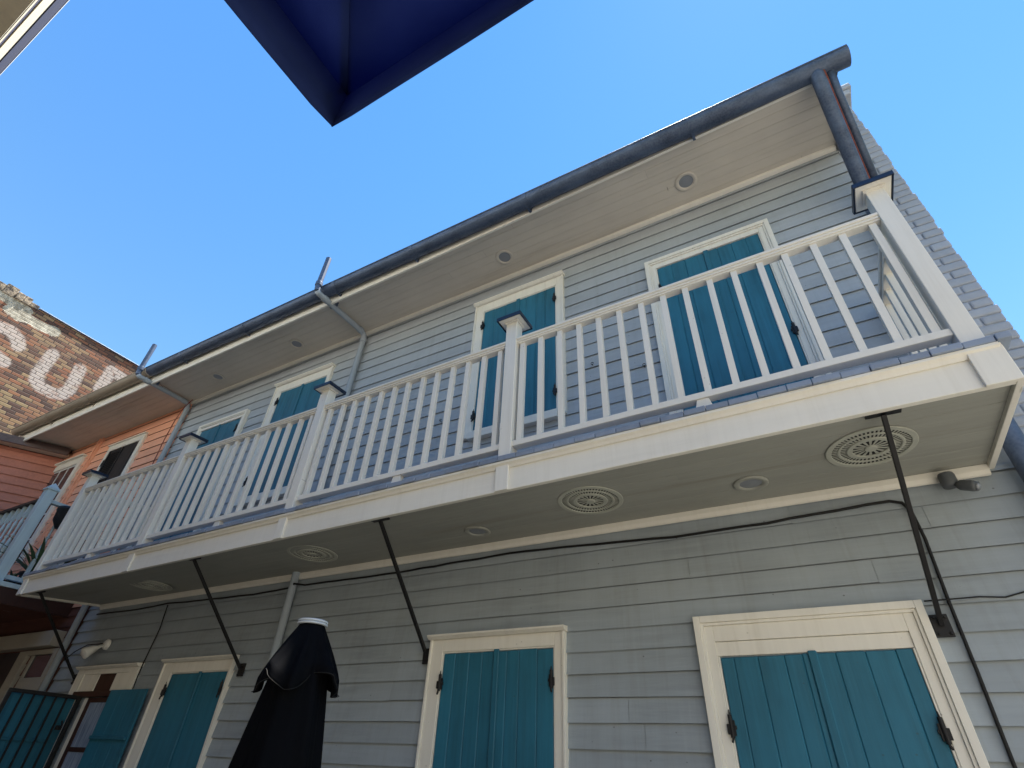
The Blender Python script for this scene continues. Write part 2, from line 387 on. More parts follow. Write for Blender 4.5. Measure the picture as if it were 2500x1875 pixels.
w = MB(); w.box(HX1, HX1 + .15, -.012, .0, 5.35, 6.27); w.box(HX1 + .011, HX1 + .03, -.69, -.001, 6.20, 6.30)
w.build('corner_board', 'siding', house, bevel=.004)

def hinge_mb(x, z, y=-.030, s=1):
    m = MB()
    m.tube([(x, y - .016, z - .05), (x, y - .016, z + .055)], .011, 8)
    m.tube([(x, y - .016, z + .05), (x, y - .016, z + .078)], [.006, .003], 6)
    m.box(x, x + s * .019, y - .016, y - .002, z - .04, z + .03); m.box(x, x + s * .026, y - .014, y - .003, z - .012, z + .006)
    m.box(x - s * .022, x, y - .024, y - .012, z - .035, z + .012)
    m.bar((x + s * .002, y - .024, z - .048), (x - s * .006, y - .024, z - .072), .010, .010, (0, 1, 0))
    return m
def shutter_leaf(x0, x1, z0, z1, edges, parent, y=-.0275, name='shutter', astragal=None, tilt=0):
    m = MB(); xs = [x0] + [e for e in edges if x0 + .02 < e < x1 - .02] + [x1]
    for a, b in zip(xs, xs[1:]):
        t = J(.9, 1.06); d = J(-.001, .001); zt = z1 + J(-.003, .003)
        m.hexa([(a + .0004, y + d, z0), (b - .0004, y + d, z0), (b - .0004, y + .02, z0), (a + .0004, y + .02, z0),
                (a + .0004, y + d, zt), (b - .0004, y + d, zt), (b - .0004, y + .02, zt), (a + .0004, y + .02, zt)], t)
    m.box(x0 + .001, x1 - .001, y + .0055, y + .022, z0 + .001, z1 - .001, .95)
    if astragal: m.box(astragal - .022, astragal + .022, y - .014, y + .001, z0, z1 + .012, .92)
    return m.build(name, 'teal', parent, bevel=.0055, segs=1)
def window(name, x0, x1, z0, z1, ox0, ox1, oz1, oz0, seam, bl, br, hinges, style, sill=None, label=None):
    """casing x0..x1, z0..z1; shutters ox0..ox1, oz0..oz1"""
    m = MB(); yb = .011
    if style == 'frame':      # moulded band all round, flat casing inside it
        b = .038
        for (u, v, p, q) in ((x0, x0 + b, z0, z1), (x1 - b, x1, z0, z1), (x0 + b, x1 - b, z1 - b, z1)):
            m.box(u, v, -.058, yb, p, q)
        m.box(x0 + b, x0 + b + .016, -.048, yb, z0, z1 - b); m.box(x1 - b - .016, x1 - b, -.048, yb, z0, z1 - b); m.box(x0 + b + .016, x1 - b - .016, -.048, yb, z1 - b - .016, z1 - b)
        i0, i1, it = x0 + b + .016, x1 - b - .016, z1 - b - .016
        m.box(i0, ox0 - .014, -.036, yb, z0, it); m.box(ox1 + .014, i1, -.036, yb, z0, it)
        m.box(ox0 - .014, ox1 + .014, -.036, yb, it - .085 if name == 'door_wide' else oz1 + .008, it)
        m.box(ox0 - .014, ox0 - .003, -.0315, yb, z0, oz1 + .004); m.box(ox1 + .003, ox1 + .014, -.0315, yb, z0, oz1 + .004)
        if name == 'door_wide': m.box(ox0 - .014, ox1 + .014, -.026, yb, oz1 + .006, it - .087)
    else:                     # flat casing with edge bead and a projecting drip cap
        m.box(x0, x0 + .018, -.05, yb, z0, z1 - .03); m.box(x1 - .018, x1, -.05, yb, z0, z1 - .03)
        m.box(x0 + .018, ox0 - .012, -.036, yb, z0, z1 - .03); m.box(ox1 + .012, x1 - .018, -.036, yb, z0, z1 - .03)
        m.box(ox0 - .012, ox1 + .012, -.036, yb, oz1 + .012, z1 - .03)
        m.box(ox0 - .012, ox0 - .003, -.0315, yb, z0, oz1 + .003); m.box(ox1 + .003, ox1 + .012, -.0315, yb, z0, oz1 + .003)
        m.box(ox0 - .012, ox1 + .012, -.029, yb, oz1 + .003, oz1 + .012)
        m.prism([(-.085, z1 - .012), (-.085, z1), (yb, z1 + .008), (yb, z1 - .03), (-.06, z1 - .03)], 'x', x0 - .012, x1 + .012)
    fr = m.build('door' if name.startswith('door') else 'window', 'cream', house, bevel=.003)
    if label: fr['label'] = label
    shutter_leaf(ox0, seam, oz0, oz1, bl, fr)
    shutter_leaf(seam, ox1, oz0, oz1, br, fr, astragal=seam + .02)
    for hx, hz, s in hinges: hinge_mb(hx, hz, s=s).build('hinge', 'iron', fr, bevel=.002, segs=1)
    if sill:
        s = MB(); s.box(ox0 - .03, ox1 + .03, -.075, yb, sill, oz0 - .003); s.build('sill', 'creamx', fr, bevel=.004)
        s = MB(); s.box(x0 + .02, x1 - .02, -.02, yb, sill - .06, sill - .003); s.build('apron', 'siding', fr, bevel=.003)
    return fr
window('door_wide_upper', -.637, .478, 3.32, 5.628, -.531, .368, 5.51, 3.36, -.10, [-.40, -.27], [.02, .14, .26], [(-.531, 5.22, 1), (.368, 4.35, -1)], 'frame')
window('window_upper', -2.612, -1.505, 4.14, 5.955, -2.489, -1.605, 5.80, 4.185, -2.07, [-2.35, -2.21], [-1.95, -1.83, -1.72], [(-1.607, 5.617, -1), (-2.49, 5.584, 1), (-1.607, 4.408, -1), (-2.49, 4.374, 1)], 'cap', sill=4.10)
window('window_upper', -5.965, -4.862, 4.06, 5.878, -5.825, -4.948, 5.715, 4.106, -5.41, [-5.62], [-5.20], [(-5.83, 5.555, 1), (-5.83, 4.343, 1)], 'cap', sill=4.01)
window('door_upper', -7.545, -6.44, 3.30, 5.612, -7.470, -6.56, 5.507, 3.36, -7.05, [-7.26], [-6.81], [(-6.565, 5.33, -1), (-7.47, 4.3, 1)], 'frame')
window('door_ground', -2.661, -1.554, .12, 2.412, -2.533, -1.644, 2.285, .15, -2.10, [-2.431, -2.31, -2.2], [-2.0, -1.903, -1.765], [(-2.535, 2.096, 1), (-1.65, 2.097, -1)], 'cap')
window('door_wide', -.702, .456, .12, 2.405, -.585, .341, 2.185, .15, -.129, [-.515, -.387, -.252, -.162], [-.003, .133, .267], [(-.588, 1.85, 1), (.343, 1.84, -1)], 'frame')
window('door_ground', -6.018, -4.926, .12, 2.378, -5.845, -4.984, 2.245, .15, -5.403, [], [], [(-5.85, 2.101, 1), (-4.99, 2.105, -1)], 'cap')

# far left doorway: panel head with brown square, open teal leaf, glazed inner door
m = MB(); yb = .011
m.box(-7.656, -7.50, -.04, yb, .12, 2.335); m.box(-6.60, -6.457, -.04, yb, .12, 2.335)
m.prism([(-.085, 2.353), (-.085, 2.365), (yb, 2.373), (yb, 2.335), (-.06, 2.335)], 'x', -7.668, -6.445)
m.box(-7.50, -6.60, -.04, yb, 2.285, 2.335); m.box(-7.50, -7.187, -.03, yb, 2.12, 2.285); m.box(-6.858, -6.60, -.03, yb, 2.12, 2.285)
m.box(-7.50, -7.40, -.03, yb, .12, 2.06); m.box(-7.27, -7.20, -.03, yb, .12, 2.06)
fr = m.build('door', 'cream', house, bevel=.003)
m = MB(); m.box(-7.185, -6.86, -.0225, yb, 2.12, 2.285); m.build('panel', 'brownwood', fr)
m = MB(); m.box(-7.52, -6.58, -.055, yb, 2.065, 2.118); m.build('lintel', 'brownwood', fr, bevel=.003)
m = MB(); m.box(-7.20, -7.135, -.03, yb, .15, 2.06); m.box(-6.80, -6.72, -.03, yb, .15, 2.06); m.box(-7.135, -6.80, -.03, yb, 2.015, 2.06); m.box(-7.135, -6.80, -.03, yb, 1.585, 1.625); m.box(-7.135, -6.80, -.03, yb, .15, 1.0)
m.build('glazed_leaf', 'brownwood', fr, bevel=.003)
m = MB(); m.box(-7.135, -6.80, -.0225, yb - .001, 1.0, 1.585); m.box(-7.135, -6.80, -.0225, yb - .001, 1.625, 2.015); m.build('pane', 'curtain', fr)
def batten_leaf(mb, P):  # P(u,v,d): u along leaf, v height, d outward
    for u0, u1 in ((0, .213), (.215, .428), (.430, .64)):
        t = J(.9, 1.06); mb.hexa([P(u0, .15, 0), P(u1, .15, 0), P(u1, .15, .022), P(u0, .15, .022), P(u0, 2.118, 0), P(u1, 2.118, 0), P(u1, 2.118, .022), P(u0, 2.118, .022)], t)
    for v in (.5, 1.1, 1.695): mb.hexa([P(.012, v, .023), P(.628, v, .023), P(.628, v, .043), P(.012, v, .043), P(.012, v + .03, .023), P(.628, v + .03, .023), P(.628, v + .03, .043), P(.012, v + .03, .043)], .85)
    return mb
m = MB(); batten_leaf(m, lambda u, v, d: (-6.715 + u, -.062 - d, v)); m.build('shutter', 'teal', fr, bevel=.003)['label'] = 'open board shutter folded flat against the wall'
m = MB(); batten_leaf(m, lambda u, v, d: (-7.44 + d, -.05 - u, v * .972)); m.build('shutter', 'teal', fr, bevel=.003)['label'] = 'open board shutter standing out behind the iron gate'

for hx, hz in ((-1.24, 4.60), (-.78, 4.42), (-2.9, 4.45), (-3.0, 4.2)):
    m = MB(); m.tube([(hx + .012 * math.cos(a), -.03, hz + .012 * math.sin(a)) for a in [k * math.pi / 5 for k in range(10)]], .003, 6); m.tube([(hx, .0, hz - .012), (hx, -.03, hz - .012)], .003, 6)
    m.build('hook', 'iron', house)

# ================================================================== BRICK PIER at the right end of the house
pier = thing('firewall_pier', 'jagged blue-grey painted brick firewall end rising past the right eave', 'wall', (1.35, .2, 0))
m = MB(); z = .02; k = 0
while z < 6.93:
    h = .067; r = 1.485 + J(-.007, .007); xs = [1.207]
    if k % 2: xs += [1.207 + .16 + J(-.01, .01)]
    else: xs += [1.207 + .07 + J(-.01, .01)]
    xs.append(r)
    for a, b in zip(xs, xs[1:]):
        d = J(-.003, .004); m.box(a + .002, b - .003, -.012 - d, .2, z + J(-.001, .001), z + h + J(-.002, .002), J(.92, 1.05))
    z += .0722; k += 1
m.build('brickwork', 'painted_brick', pier, bevel=.012)
m = MB(); m.box(1.207, 1.468, 0, .4, 0, 6.93); m.build('mortar_core', 'painted_brick', pier)
m = MB(); m.box(1.19, 1.54, -.04, .42, 6.95, 7.03); m.box(1.21, 1.565, -.06, .42, 7.032, 7.10); m.build('coping', 'painted_brick', pier, bevel=.012)

# ================================================================== GALLERY / BALCONY
def sag(p):
    x, y, z = p
    return (x, y, z + .0098 * (x - .5) * max(0, min(1, -y / .9)))
BX0, BX1 = -7.94, 1.03
bal = thing('gallery_balcony', 'long second floor gallery with cream railing and blue-grey deck', 'balcony')
def bb(mb, name, mat, bevel=.003, parent=bal, smooth=False): return mb.build(name, mat, parent, smooth=smooth, bevel=bevel, warp=sag)
m = MB(); x = BX0 - .01; 
while x < BX1 + .03:
    wd = J(.115, .15); e = min(x + wd, BX1 + .035); t = J(.85, 1.08); yo = -.945 + J(-.006, .006); zo = J(-.002, .003)
    m.box(x + .0015, e - .0015, yo, -.002, 3.252 + zo * .5, 3.287 + zo, t); x = e
bb(m, 'deck', 'deck', .004)
m = MB(); m.box(BX0, BX1 - .03, -.905, -.872, 3.052, 3.25); bb(m, 'fascia', 'creamx')
m = MB(); m.prism([(-.906, 3.205), (-.914, 3.205), (-.922, 3.222), (-.936, 3.235), (-.936, 3.2505), (-.906, 3.2505)], 'x', BX0, BX1 - .02); bb(m, 'bed_moulding', 'creamx', .002)
for px in (.945, -1.583, -3.64, -5.767, -7.85):
    m = MB(); wdt = .052; 
    if px > .9: m.box(px - .058, px + .075, -.926, -.9055, 3.046, 3.2505)
    else: m.box(px - .047, px + .047, -.924, -.9055, 3.049, 3.2505)
    bb(m, 'fascia_block', 'cream')
m = MB(); m.box(BX1 - .03, BX1, -.905, -.002, 3.05, 3.25); bb(m, 'fascia', 'cream')
m = MB(); m.box(BX0, BX0 + .03, -.871, -.002, 3.05, 3.25); bb(m, 'fascia', 'cream')
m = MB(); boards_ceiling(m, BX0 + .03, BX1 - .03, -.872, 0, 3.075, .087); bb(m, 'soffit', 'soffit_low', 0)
m = MB(); m.prism([(-.019, 3.012), (-.034, 3.018), (-.045, 3.04), (-.045, 3.0745), (-.019, 3.0745)], 'x', BX0 + .05, 1.0); bb(m, 'wall_moulding', 'creamx', .004)
POSTS = [.945, -1.583, -3.64, -5.767, -7.815]
for i, px in enumerate(POSTS):
    m = MB(); h = .0475; m.box(px - h, px + h, -.907, -.812, 3.2875, 4.53 if i else 4.545); p = bb(m, 'post', 'cream', .004)
    q = .108; cz = 4.532 if i else 4.547; cy = -.86
    m = MB(); m.box(px - q + .012, px + q - .012, cy - q + .012, cy + q - .012, cz, cz + .012); m.box(px - .06, px + .06, cy - .06, cy + .06, cz - .016, cz); bb(m, 'cap_base', 'cream', .002, p)
    m = MB()
    a, b = (px, cy), q; z0 = cz - .004
    for (x0, x1, y0, y1) in ((px - q, px + q, cy - q, cy - q + .008), (px - q, px + q, cy + q - .008, cy + q), (px - q, px - q + .008, cy - q + .008, cy + q - .008), (px + q - .008, px + q, cy - q + .008, cy + q - .008)):
        m.box(x0, x1, y0, y1, z0 + J(-.003, .002), cz + .029)
    m.add([(px - q, cy - q, cz + .029), (px + q, cy - q, cz + .029), (px + q, cy + q, cz + .029), (px - q, cy + q, cz + .029), (px, cy, cz + .075)], [(0, 1, 4), (1, 2, 4), (2, 3, 4), (3, 0, 4)])
    bb(m, 'cap', 'slate', .002, p)
secs = [(-1.493, .847, 16), (-3.526, -1.69, 13), (-5.639, -3.766, 13), (-7.63, -5.93, 12)]
for (a, b, n), (pr, pl) in zip(secs, zip(POSTS, POSTS[1:])):
    u, v = pl + .0475, pr - .0475
    m = MB(); m.prism([(-.902, 4.322), (-.905, 4.330), (-.905, 4.342), (-.86, 4.352), (-.815, 4.342), (-.815, 4.330), (-.818, 4.322)], 'x', u, v)
    m.box(u, v, -.896, -.824, 4.304, 4.3215); m.box(u, v, -.888, -.832, 4.290, 4.3035); bb(m, 'top_rail', 'creamx', .002)
    m = MB(); m.box(u, v, -.893, -.827, 3.374, 3.416); bb(m, 'bottom_rail', 'creamx')
    for k in range(n):
        x = a + (b - a) * k / (n - 1) + J(-.003, .003); m = MB(); h = .019; t = J(-.006, .006)
        m.hexa([(x - h, -.879, 3.4165), (x + h, -.879, 3.4165), (x + h, -.841, 3.4165), (x - h, -.841, 3.4165), (x - h + t, -.879, 4.2895), (x + h + t, -.879, 4.2895), (x + h + t, -.841, 4.2895), (x - h + t, -.841, 4.2895)])
        bb(m, 'baluster', 'cream', .002)
    xm = {.945: -.285, -1.583: -2.527, -3.64: -4.616, -5.767: -6.77}[pr]
    m = MB(); m.prism([(xm - .055, 3.2885), (xm + .055, 3.2885), (xm + .032, 3.3735), (xm - .032, 3.3735)], 'y', -.885, -.84); bb(m, 'rail_block', 'cream')
for px, ys in ((.945, (-.70, -.545, -.39, -.235, -.08)), (-7.815, (-.70, -.545, -.39, -.235, -.08))):
    m = MB(); m.box(px - .042, px + .042, -.812, -.004, 4.318, 4.345); m.box(px - .03, px + .03, -.812, -.004, 4.29, 4.317); bb(m, 'top_rail', 'cream')
    m = MB(); m.box(px - .033, px + .033, -.812, -.004, 3.374, 3.416); bb(m, 'bottom_rail', 'cream')
    m = MB(); m.lathe([(.0, -.03), (.03, -.03), (.036, -.018), (.036, -.016)], (px, 0, 4.28), 16, 'y'); bb(m, 'rail_flange', 'galv', 0)
    for y in ys:
        m = MB(); m.box(px - .019, px + .019, y - .019, y + .019, 3.4165, 4.2895); bb(m, 'baluster', 'cream', .002)
for bx, zt, zb, xw in ((.50, 3.064, 2.285, .50), (-2.63, 3.035, 2.28, -2.69), (-4.79, 3.018, 2.255, -4.80), (-7.50, 2.985, 2.25, -7.68)):
    m = MB(); m.bar((bx, -.855, zt - .012), (xw, -.035, zb), .023, .023); br = m.build('brace', 'iron', bal, bevel=.003)
    m = MB(); m.box(bx - .075, bx + .075, -.872, -.835, zt - .012, zt + .0); m.build('top_plate', 'iron', br, bevel=.002)
    m = MB(); m.box(xw - .038, xw + .038, -.032, -.018, zb - .055, zb + .05)
    for dx in (-.025, .025):
        for dz in (-.04, .035): m.lathe([(0, -.042), (.006, -.041), (.008, -.033), (.008, -.03)], (xw + dx, 0, zb + dz), 8, 'y')
    m.build('wall_plate', 'iron', br, bevel=.002)

# ================================================================== GUTTERS AND PIPES
def gutter(name, x0, x1, mat, label, joints, rc=(-.80, 6.278), r=.085):
    fall = lambda x: .0105 * (.8 - x)
    t = thing(name, label, 'gutter', (x1, rc[0], rc[1]))
    out = [(rc[0] + r * math.cos(a), rc[1] + r * math.sin(a)) for a in [math.pi + k * math.pi / 14 for k in range(15)]]
    inn = [(rc[0] + (r - .004) * math.cos(a), rc[1] + (r - .004) * math.sin(a)) for a in [2 * math.pi - k * math.pi / 14 for k in range(15)]]
    m = MB(); n = max(1, int((x1 - x0) / .5)); wob = [0] + [J(-.004, .004) for _ in range(n - 1)] + [0]
    for i in range(n):
        a = x0 + (x1 - x0) * i / n; b = x0 + (x1 - x0) * (i + 1) / n
        poly = out + inn; k = len(poly)
        vs = [(a, u, v + wob[i] + fall(a)) for u, v in poly] + [(b, u, v + wob[i + 1] + fall(b)) for u, v in poly]
        m.add(vs, [(q, (q + 1) % k, k + (q + 1) % k, k + q) for q in range(k)])
    m.build('trough', mat, t, smooth=False)
    m = MB(); m.tube([(x0, rc[0] - r, rc[1] + .002 + fall(x0)), (x1, rc[0] - r, rc[1] + .002 + fall(x1))], .009, 10); m.build('rolled_lip', mat, t, smooth=True)
    for xe in (x1,):
        m = MB(); m.prism([(u, v + fall(xe)) for u, v in out], 'x', xe - .004, xe + .004); m.build('end_cap', mat, t)
    for j in joints:
        m = MB(); o2 = [(rc[0] + (r + .006) * math.cos(a), rc[1] + (r + .006) * math.sin(a)) for a in [math.pi + k * math.pi / 14 for k in range(15)]]
        i2 = [(rc[0] + (r + .001) * math.cos(a), rc[1] + (r + .001) * math.sin(a)) for a in [2 * math.pi - k * math.pi / 14 for k in range(15)]]
        m.prism([(u, v + fall(j)) for u, v in o2 + i2], 'x', j - .022, j + .022); m.build('joint_band', mat, t)
        m = MB(); m.box(j - .012, j + .012, rc[0] - .01, -.7165, rc[1] + fall(j) - r - .014, rc[1] + fall(j) - r - .0075); m.box(j - .012, j + .012, -.724, -.7165, 6.262, rc[1] + fall(j) - r - .0075); m.build('strap', mat, t)
    return t
gutter('gutter', -8.17, 1.325, 'galv', 'dark half-round galvanised gutter along the blue-grey house eave', [-7.3, -5.9, -4.2, -3.0, -1.55, .1])
gutter('gutter', -12.6, -8.18, 'gutter2', 'weathered beige half-round gutter along the salmon house eave', [-8.3, -9.9, -11.3])

m = MB(); P = [(1.09, -.80, 6.25), (1.09, -.79, 6.19), (1.093, -.755, 6.12), (1.105, -.64, 5.98), (1.16, -.18, 5.40), (1.165, -.12, 5.31), (1.165, -.105, 5.2), (1.14, -.10, 3.3), (1.13, -.10, 0.1)]
ds = thing('downspout', 'mottled galvanised downspout from the right end of the gutter', 'downspout', (1.13, -.1, 0))
m.tube(P, .054, 18); m.build('pipe', 'galv', ds, smooth=True)
m = MB(); Q = [(p[0] + .046, p[1] - .026, p[2] + .01) for p in P[1:7]]; m.tube(Q, .011, 8); m.build('seam', 'rust', ds, smooth=True)
m = MB(); m.tube([(1.185, -.79, 6.23), (1.19, -.66, 6.05), (1.25, -.16, 5.42)], .032, 14); m.build('overflow_pipe', 'galv', ds, smooth=True)

def vent_pipe(x, xl, label):
    t = thing('vent_pipe', label, 'pipe', (xl, -.06, 0), 'vent pipes bent around the gutter')
    m = MB(); r = .036
    m.tube([(xl, -.068, .1), (x - .03, -.066, 4.6), (x, -.066, 6.10), (x, -.075, 6.17), (x, -.12, 6.205), (x, -.30, 6.205), (x, -.82, 6.195), (x, -.90, 6.195), (x, -.93, 6.215)], r, 16)
    m.build('pipe', 'pvc', t, smooth=True)
    m = MB(); m.tube([(x, -.93, 6.214), (x, -.938, 6.25), (x, -.94, 6.30), (x, -.94, 6.80)], .0345, 16); m.build('dimmed_stub', 'galv', t, smooth=False)  # darker metal so the sunlit pipe end looks shaded
    for pa, pb in (((x, -.94, 6.29), (x, -.94, 6.35)), ((x, -.74, 6.197), (x, -.82, 6.195)), ((x, -.067, 6.06), (x, -.067, 6.12)), ((x, -.13, 6.205), (x, -.19, 6.208))):
        m = MB(); m.tube([pa, pb], .043, 16); m.build('coupling', 'galv' if pa[1] < -.9 else 'pvc', t, smooth=False, bevel=.004)  # top coupling darkened the same way against the sun
    m = MB(); m.box(x - .05, x + .05, -.66, -.63, 6.24, 6.254); m.box(x - .055, x - .045, -.66, -.63, 6.19, 6.254); m.box(x + .045, x + .055, -.66, -.63, 6.19, 6.254); m.build('clip', 'galv', t)
vent_pipe(-4.38, -4.31, 'grey vent pipe rising in front of the gutter above the third gallery bay')
vent_pipe(-8.18, -8.235, 'grey vent pipe at the seam between blue-grey and salmon walls')

# ================================================================== LIGHTS AND VENTS UNDER SOFFITS
def downlight(x, y, z, r, label, grp, mat='soffit'):
    t = thing('recessed_light', label, 'ceiling light', (x, y, z), grp)
    m = MB(); m.lathe([(r, z), (r, z - .006), (r * .93, z - .011), (r * .70, z - .009), (r * .64, z - .002), (r * .62, z + .03)], (x, y, 0), 40); m.build('trim_ring', mat, t, smooth=True)
    m = MB(); m.lathe([(r * .64, z - .0005), (r * .4, z - .004), (0.0005, z - .006)], (x, y, 0), 40); m.build('lens', 'lens', t, smooth=True)
for x, lb in ((-.07, 'round eave downlight above the rightmost teal shutters'), (-2.10, 'round eave downlight just right of the upper middle window'), (-5.45, 'eave downlight above the tall teal window left of the long vent pipe'), (-7.17, 'leftmost eave downlight over the blue-grey wall')):
    downlight(x, -.298, 6.266, .104, lb, 'downlights in the eave soffit')
def sagz(x, y, z): return sag((x, y, z))[2]
for x, lb in ((-.18, 'round downlight under the gallery right of the second vent'), (-2.14, 'round downlight under the gallery left of the second vent')):
    downlight(x, -.315, sagz(x, -.315, 3.071), .10, lb, 'downlights under the gallery', 'soffit_low')
def medallion(x, y, z, R, label):
    t = thing('ceiling_vent', label, 'vent', (x, y, z), 'round grille vents under the gallery')
    m = MB(); m.lathe([(R * .98, z - .0006), (.0005, z - .0006)], (x, y, 0), 48); m.build('backing', 'dark', t)  # flat black disc stands in for shade inside the slots
    m = MB()
    for a, b, d in ((1.0, .865, .007), (.735, .665, .006), (.525, .40, .008), (.14, .0, .012)):
        m.lathe([(R * a, z), (R * a, z - d * .7), (R * (a - .015), z - d), (R * (b + .015), z - d), (max(.0005, R * b), z - d * .7), (max(.0005, R * b), z)], (x, y, 0), 56)
    m.build('ring', 'vent_paint', t, smooth=False)
    m = MB()
    for n, r0, r1, wd, d in ((56, .875, .725, .26, .0015), (44, .675, .515, .28, .0015), (16, .405, .13, .30, .002)):
        for k in range(n):
            a = 2 * math.pi * k / n; ca, sa = math.cos(a), math.sin(a); hw0 = R * r0 * 2 * math.pi / n * wd * .75; hw1 = R * r1 * 2 * math.pi / n * wd * .95
            def pt(rr, ww, zz): return (x + R * rr * ca - ww * sa, y + R * rr * sa + ww * ca, zz)
            m.hexa([pt(r0, -hw0, z - d), pt(r0, hw0, z - d), pt(r1, hw1, z - d - .001), pt(r1, -hw1, z - d - .001), pt(r0, -hw0, z), pt(r0, hw0, z), pt(r1, hw1, z), pt(r1, -hw1, z)])
    m.build('grille', 'vent_paint', t)
for x, y, lb in ((.45, -.495, 'large round grille vent behind the rightmost iron brace'), (-1.153, -.485, 'round grille vent in the gallery soffit between the two downlights'), (-3.74, -.46, 'round grille vent above the furled black umbrella'), (-6.2, -.42, 'faint round grille vent at the dark left end of the gallery')):
    medallion(x, y, sagz(x, y, 3.071), .215, lb)

# ================================================================== SMALL FITTINGS ON THE WALL
t = thing('motion_light', 'dark grey motion sensor lamp under the right end of the gallery', 'lamp', (.80, -.06, 3.0))
m = MB(); m.lathe([(.0, -.045), (.036, -.045), (.04, -.03), (.04, .02), (.036, .032), (0.0, .032)], (.795, -.075, 3.005), 18); m.build('base', 'greyplastic', t, smooth=True)
m = MB(); m.tube([(.80, -.09, 2.985), (.82, -.10, 2.955), (.835, -.11, 2.945)], .012, 10); m.build('arm', 'greyplastic', t, smooth=True)
m = MB(); m.tube([(.815, -.095, 2.955), (.83, -.105, 2.95), (.87, -.135, 2.925), (.885, -.146, 2.915)], [.016, .028, .03, .026], 16); m.build('head', 'greyplastic', t, smooth=True)
m = MB(); m.lathe([(.001, 0)] * 1 + [(.022, 0)], (0, 0, 0), 4)
m = MB(); m.tube([(.885, -.146, 2.915), (.893, -.152, 2.910)], [.022, .012], 12); m.build('bulb_lens', 'lens', t, smooth=True)
t = thing('twin_floodlight', 'white twin floodlight on the dark wall above the open teal shutter', 'lamp', (-7.36, -.05, 2.57))
m = MB(); m.lathe([(.055, -.02), (.055, -.045), (.04, -.06), (0.0, -.062)], (-7.33, 0, 2.59), 18, 'y'); m.build('base', 'white', t, smooth=True)
for d in ((-.62, -.35, -.35), (.05, -.75, -.55)):
    dv = Vector(d).normalized(); o0 = Vector((-7.34, -.06, 2.58))
    m = MB(); m.tube([o0, o0 + dv * .06, o0 + dv * .10, o0 + dv * .20, o0 + dv * .205], [.014, .02, .035, .058, .05], 16); m.build('lamp_head', 'white', t, smooth=True)

def cable(pts, r, mat, name, label, y=-.028, parent=None):
    m = MB(); P = []
    for i in range(len(pts) - 1):
        a, b = Vector(pts[i]), Vector(pts[i + 1]); n = max(1, int((b - a).length / .12))
        for k in range(n): P.append(a.lerp(b, k / n) + Vector((0, J(-.002, .002), J(-.003, .003))))
    P.append(Vector(pts[-1])); m.tube(P, r, 6)
    return tag(m.build(name, mat, None, smooth=True), label, 'cable')
Y = -.03
cable([(.538, Y, 0.9), (.545, Y, 1.712), (.56, Y, 2.07), (.57, Y, 2.39), (.587, Y, 2.71), (.581, Y, 2.87), (.555, Y, 2.93), (.5, Y, 2.947), (.40, Y, 2.947), (.232, Y, 2.937), (-.16, Y, 2.922), (-.749, Y, 2.916), (-1.3, Y, 2.945), (-2.009, Y, 2.968), (-2.6, Y, 2.955), (-3.108, Y, 2.945), (-4.25, Y, 2.95), (-4.319, -.11, 2.951), (-4.39, Y, 2.95), (-4.978, Y, 2.93), (-5.7, Y, 2.945), (-6.44, Y, 2.966), (-7.0, Y, 2.95), (-7.9, Y, 2.96)], .0085, 'cable', 'cable', 'thick black cable stapled along the lower wall and turned down at the right')
cable([(-6.436, -.026, 2.955), (-6.40, -.026, 2.7), (-6.436, -.026, 2.376), (-6.44, -.026, 1.0)], .006, 'cable', 'cable', 'thin dark wire dropping down the left part of the lower wall')
cable([(.47, -.022, 2.405), (.56, -.04, 2.40), (.70, -.022, 2.405), (.80, -.022, 2.397), (.88, -.022, 2.412), (1.15, -.022, 2.415)], .0035, 'cable', 'cable', 'thin wavy wire right of the wide ground floor shutters')
cable([(-8.06, -.10, 6.24), (-8.16, -.12, 6.12), (-8.30, -.10, 5.9), (-8.42, -.06, 5.55), (-8.42, -.05, 5.2), (-8.33, -.05, 4.9), (-8.29, -.10, 4.6), (-8.3, -.05, 4.2)], .007, 'redwire', 'cable', 'slack dark red wire looping beside the pipe on the salmon wall')
cable([(-7.35, -.05, 2.60), (-7.7, -.06, 2.60), (-7.95, -.05, 2.54), (-8.1, -.05, 2.45)], .006, 'cable', 'cable', 'short dark wire from the twin floodlight to the corner pipe')

# ================================================================== SALMON HOUSE (continues the row to the left)
sal = thing('salmon_house', 'salmon pink clapboard house with black louvred shutters at the left', 'house', (-10.4, 0, 0))
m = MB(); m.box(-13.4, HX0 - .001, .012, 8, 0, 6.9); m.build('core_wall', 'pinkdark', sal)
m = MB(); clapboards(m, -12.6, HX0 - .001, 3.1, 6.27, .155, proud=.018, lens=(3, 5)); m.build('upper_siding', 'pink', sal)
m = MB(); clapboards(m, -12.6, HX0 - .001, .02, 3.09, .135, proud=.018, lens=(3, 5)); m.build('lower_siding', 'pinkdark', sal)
m = MB(); boards_ceiling(m, -12.8, HX0 - .001, -.69, 0, 6.268, .098); m.build('eave_soffit', 'soffit', sal)
m = MB(); m.box(-12.8, HX0 - .001, -.716, -.691, 6.17, 6.40); m.build('fascia_board', 'creamx', sal, bevel=.003)
m = MB(); m.hexa([(-13.4, -.76, 6.405), (HX0 - .002, -.76, 6.405), (HX0 - .002, 3.6, 8.45), (-13.4, 3.6, 8.45), (-13.4, -.76, 6.43), (HX0 - .002, -.76, 6.43), (HX0 - .002, 3.6, 8.51), (-13.4, 3.6, 8.51)])
m.hexa([(-13.4, 3.6, 8.45), (HX0 - .002, 3.6, 8.45), (HX0 - .002, 8.2, 6.4), (-13.4, 8.2, 6.4), (-13.4, 3.6, 8.51), (HX0 - .002, 3.6, 8.51), (HX0 - .002, 8.2, 6.46), (-13.4, 8.2, 6.46)]); m.build('roof', 'roof', sal)
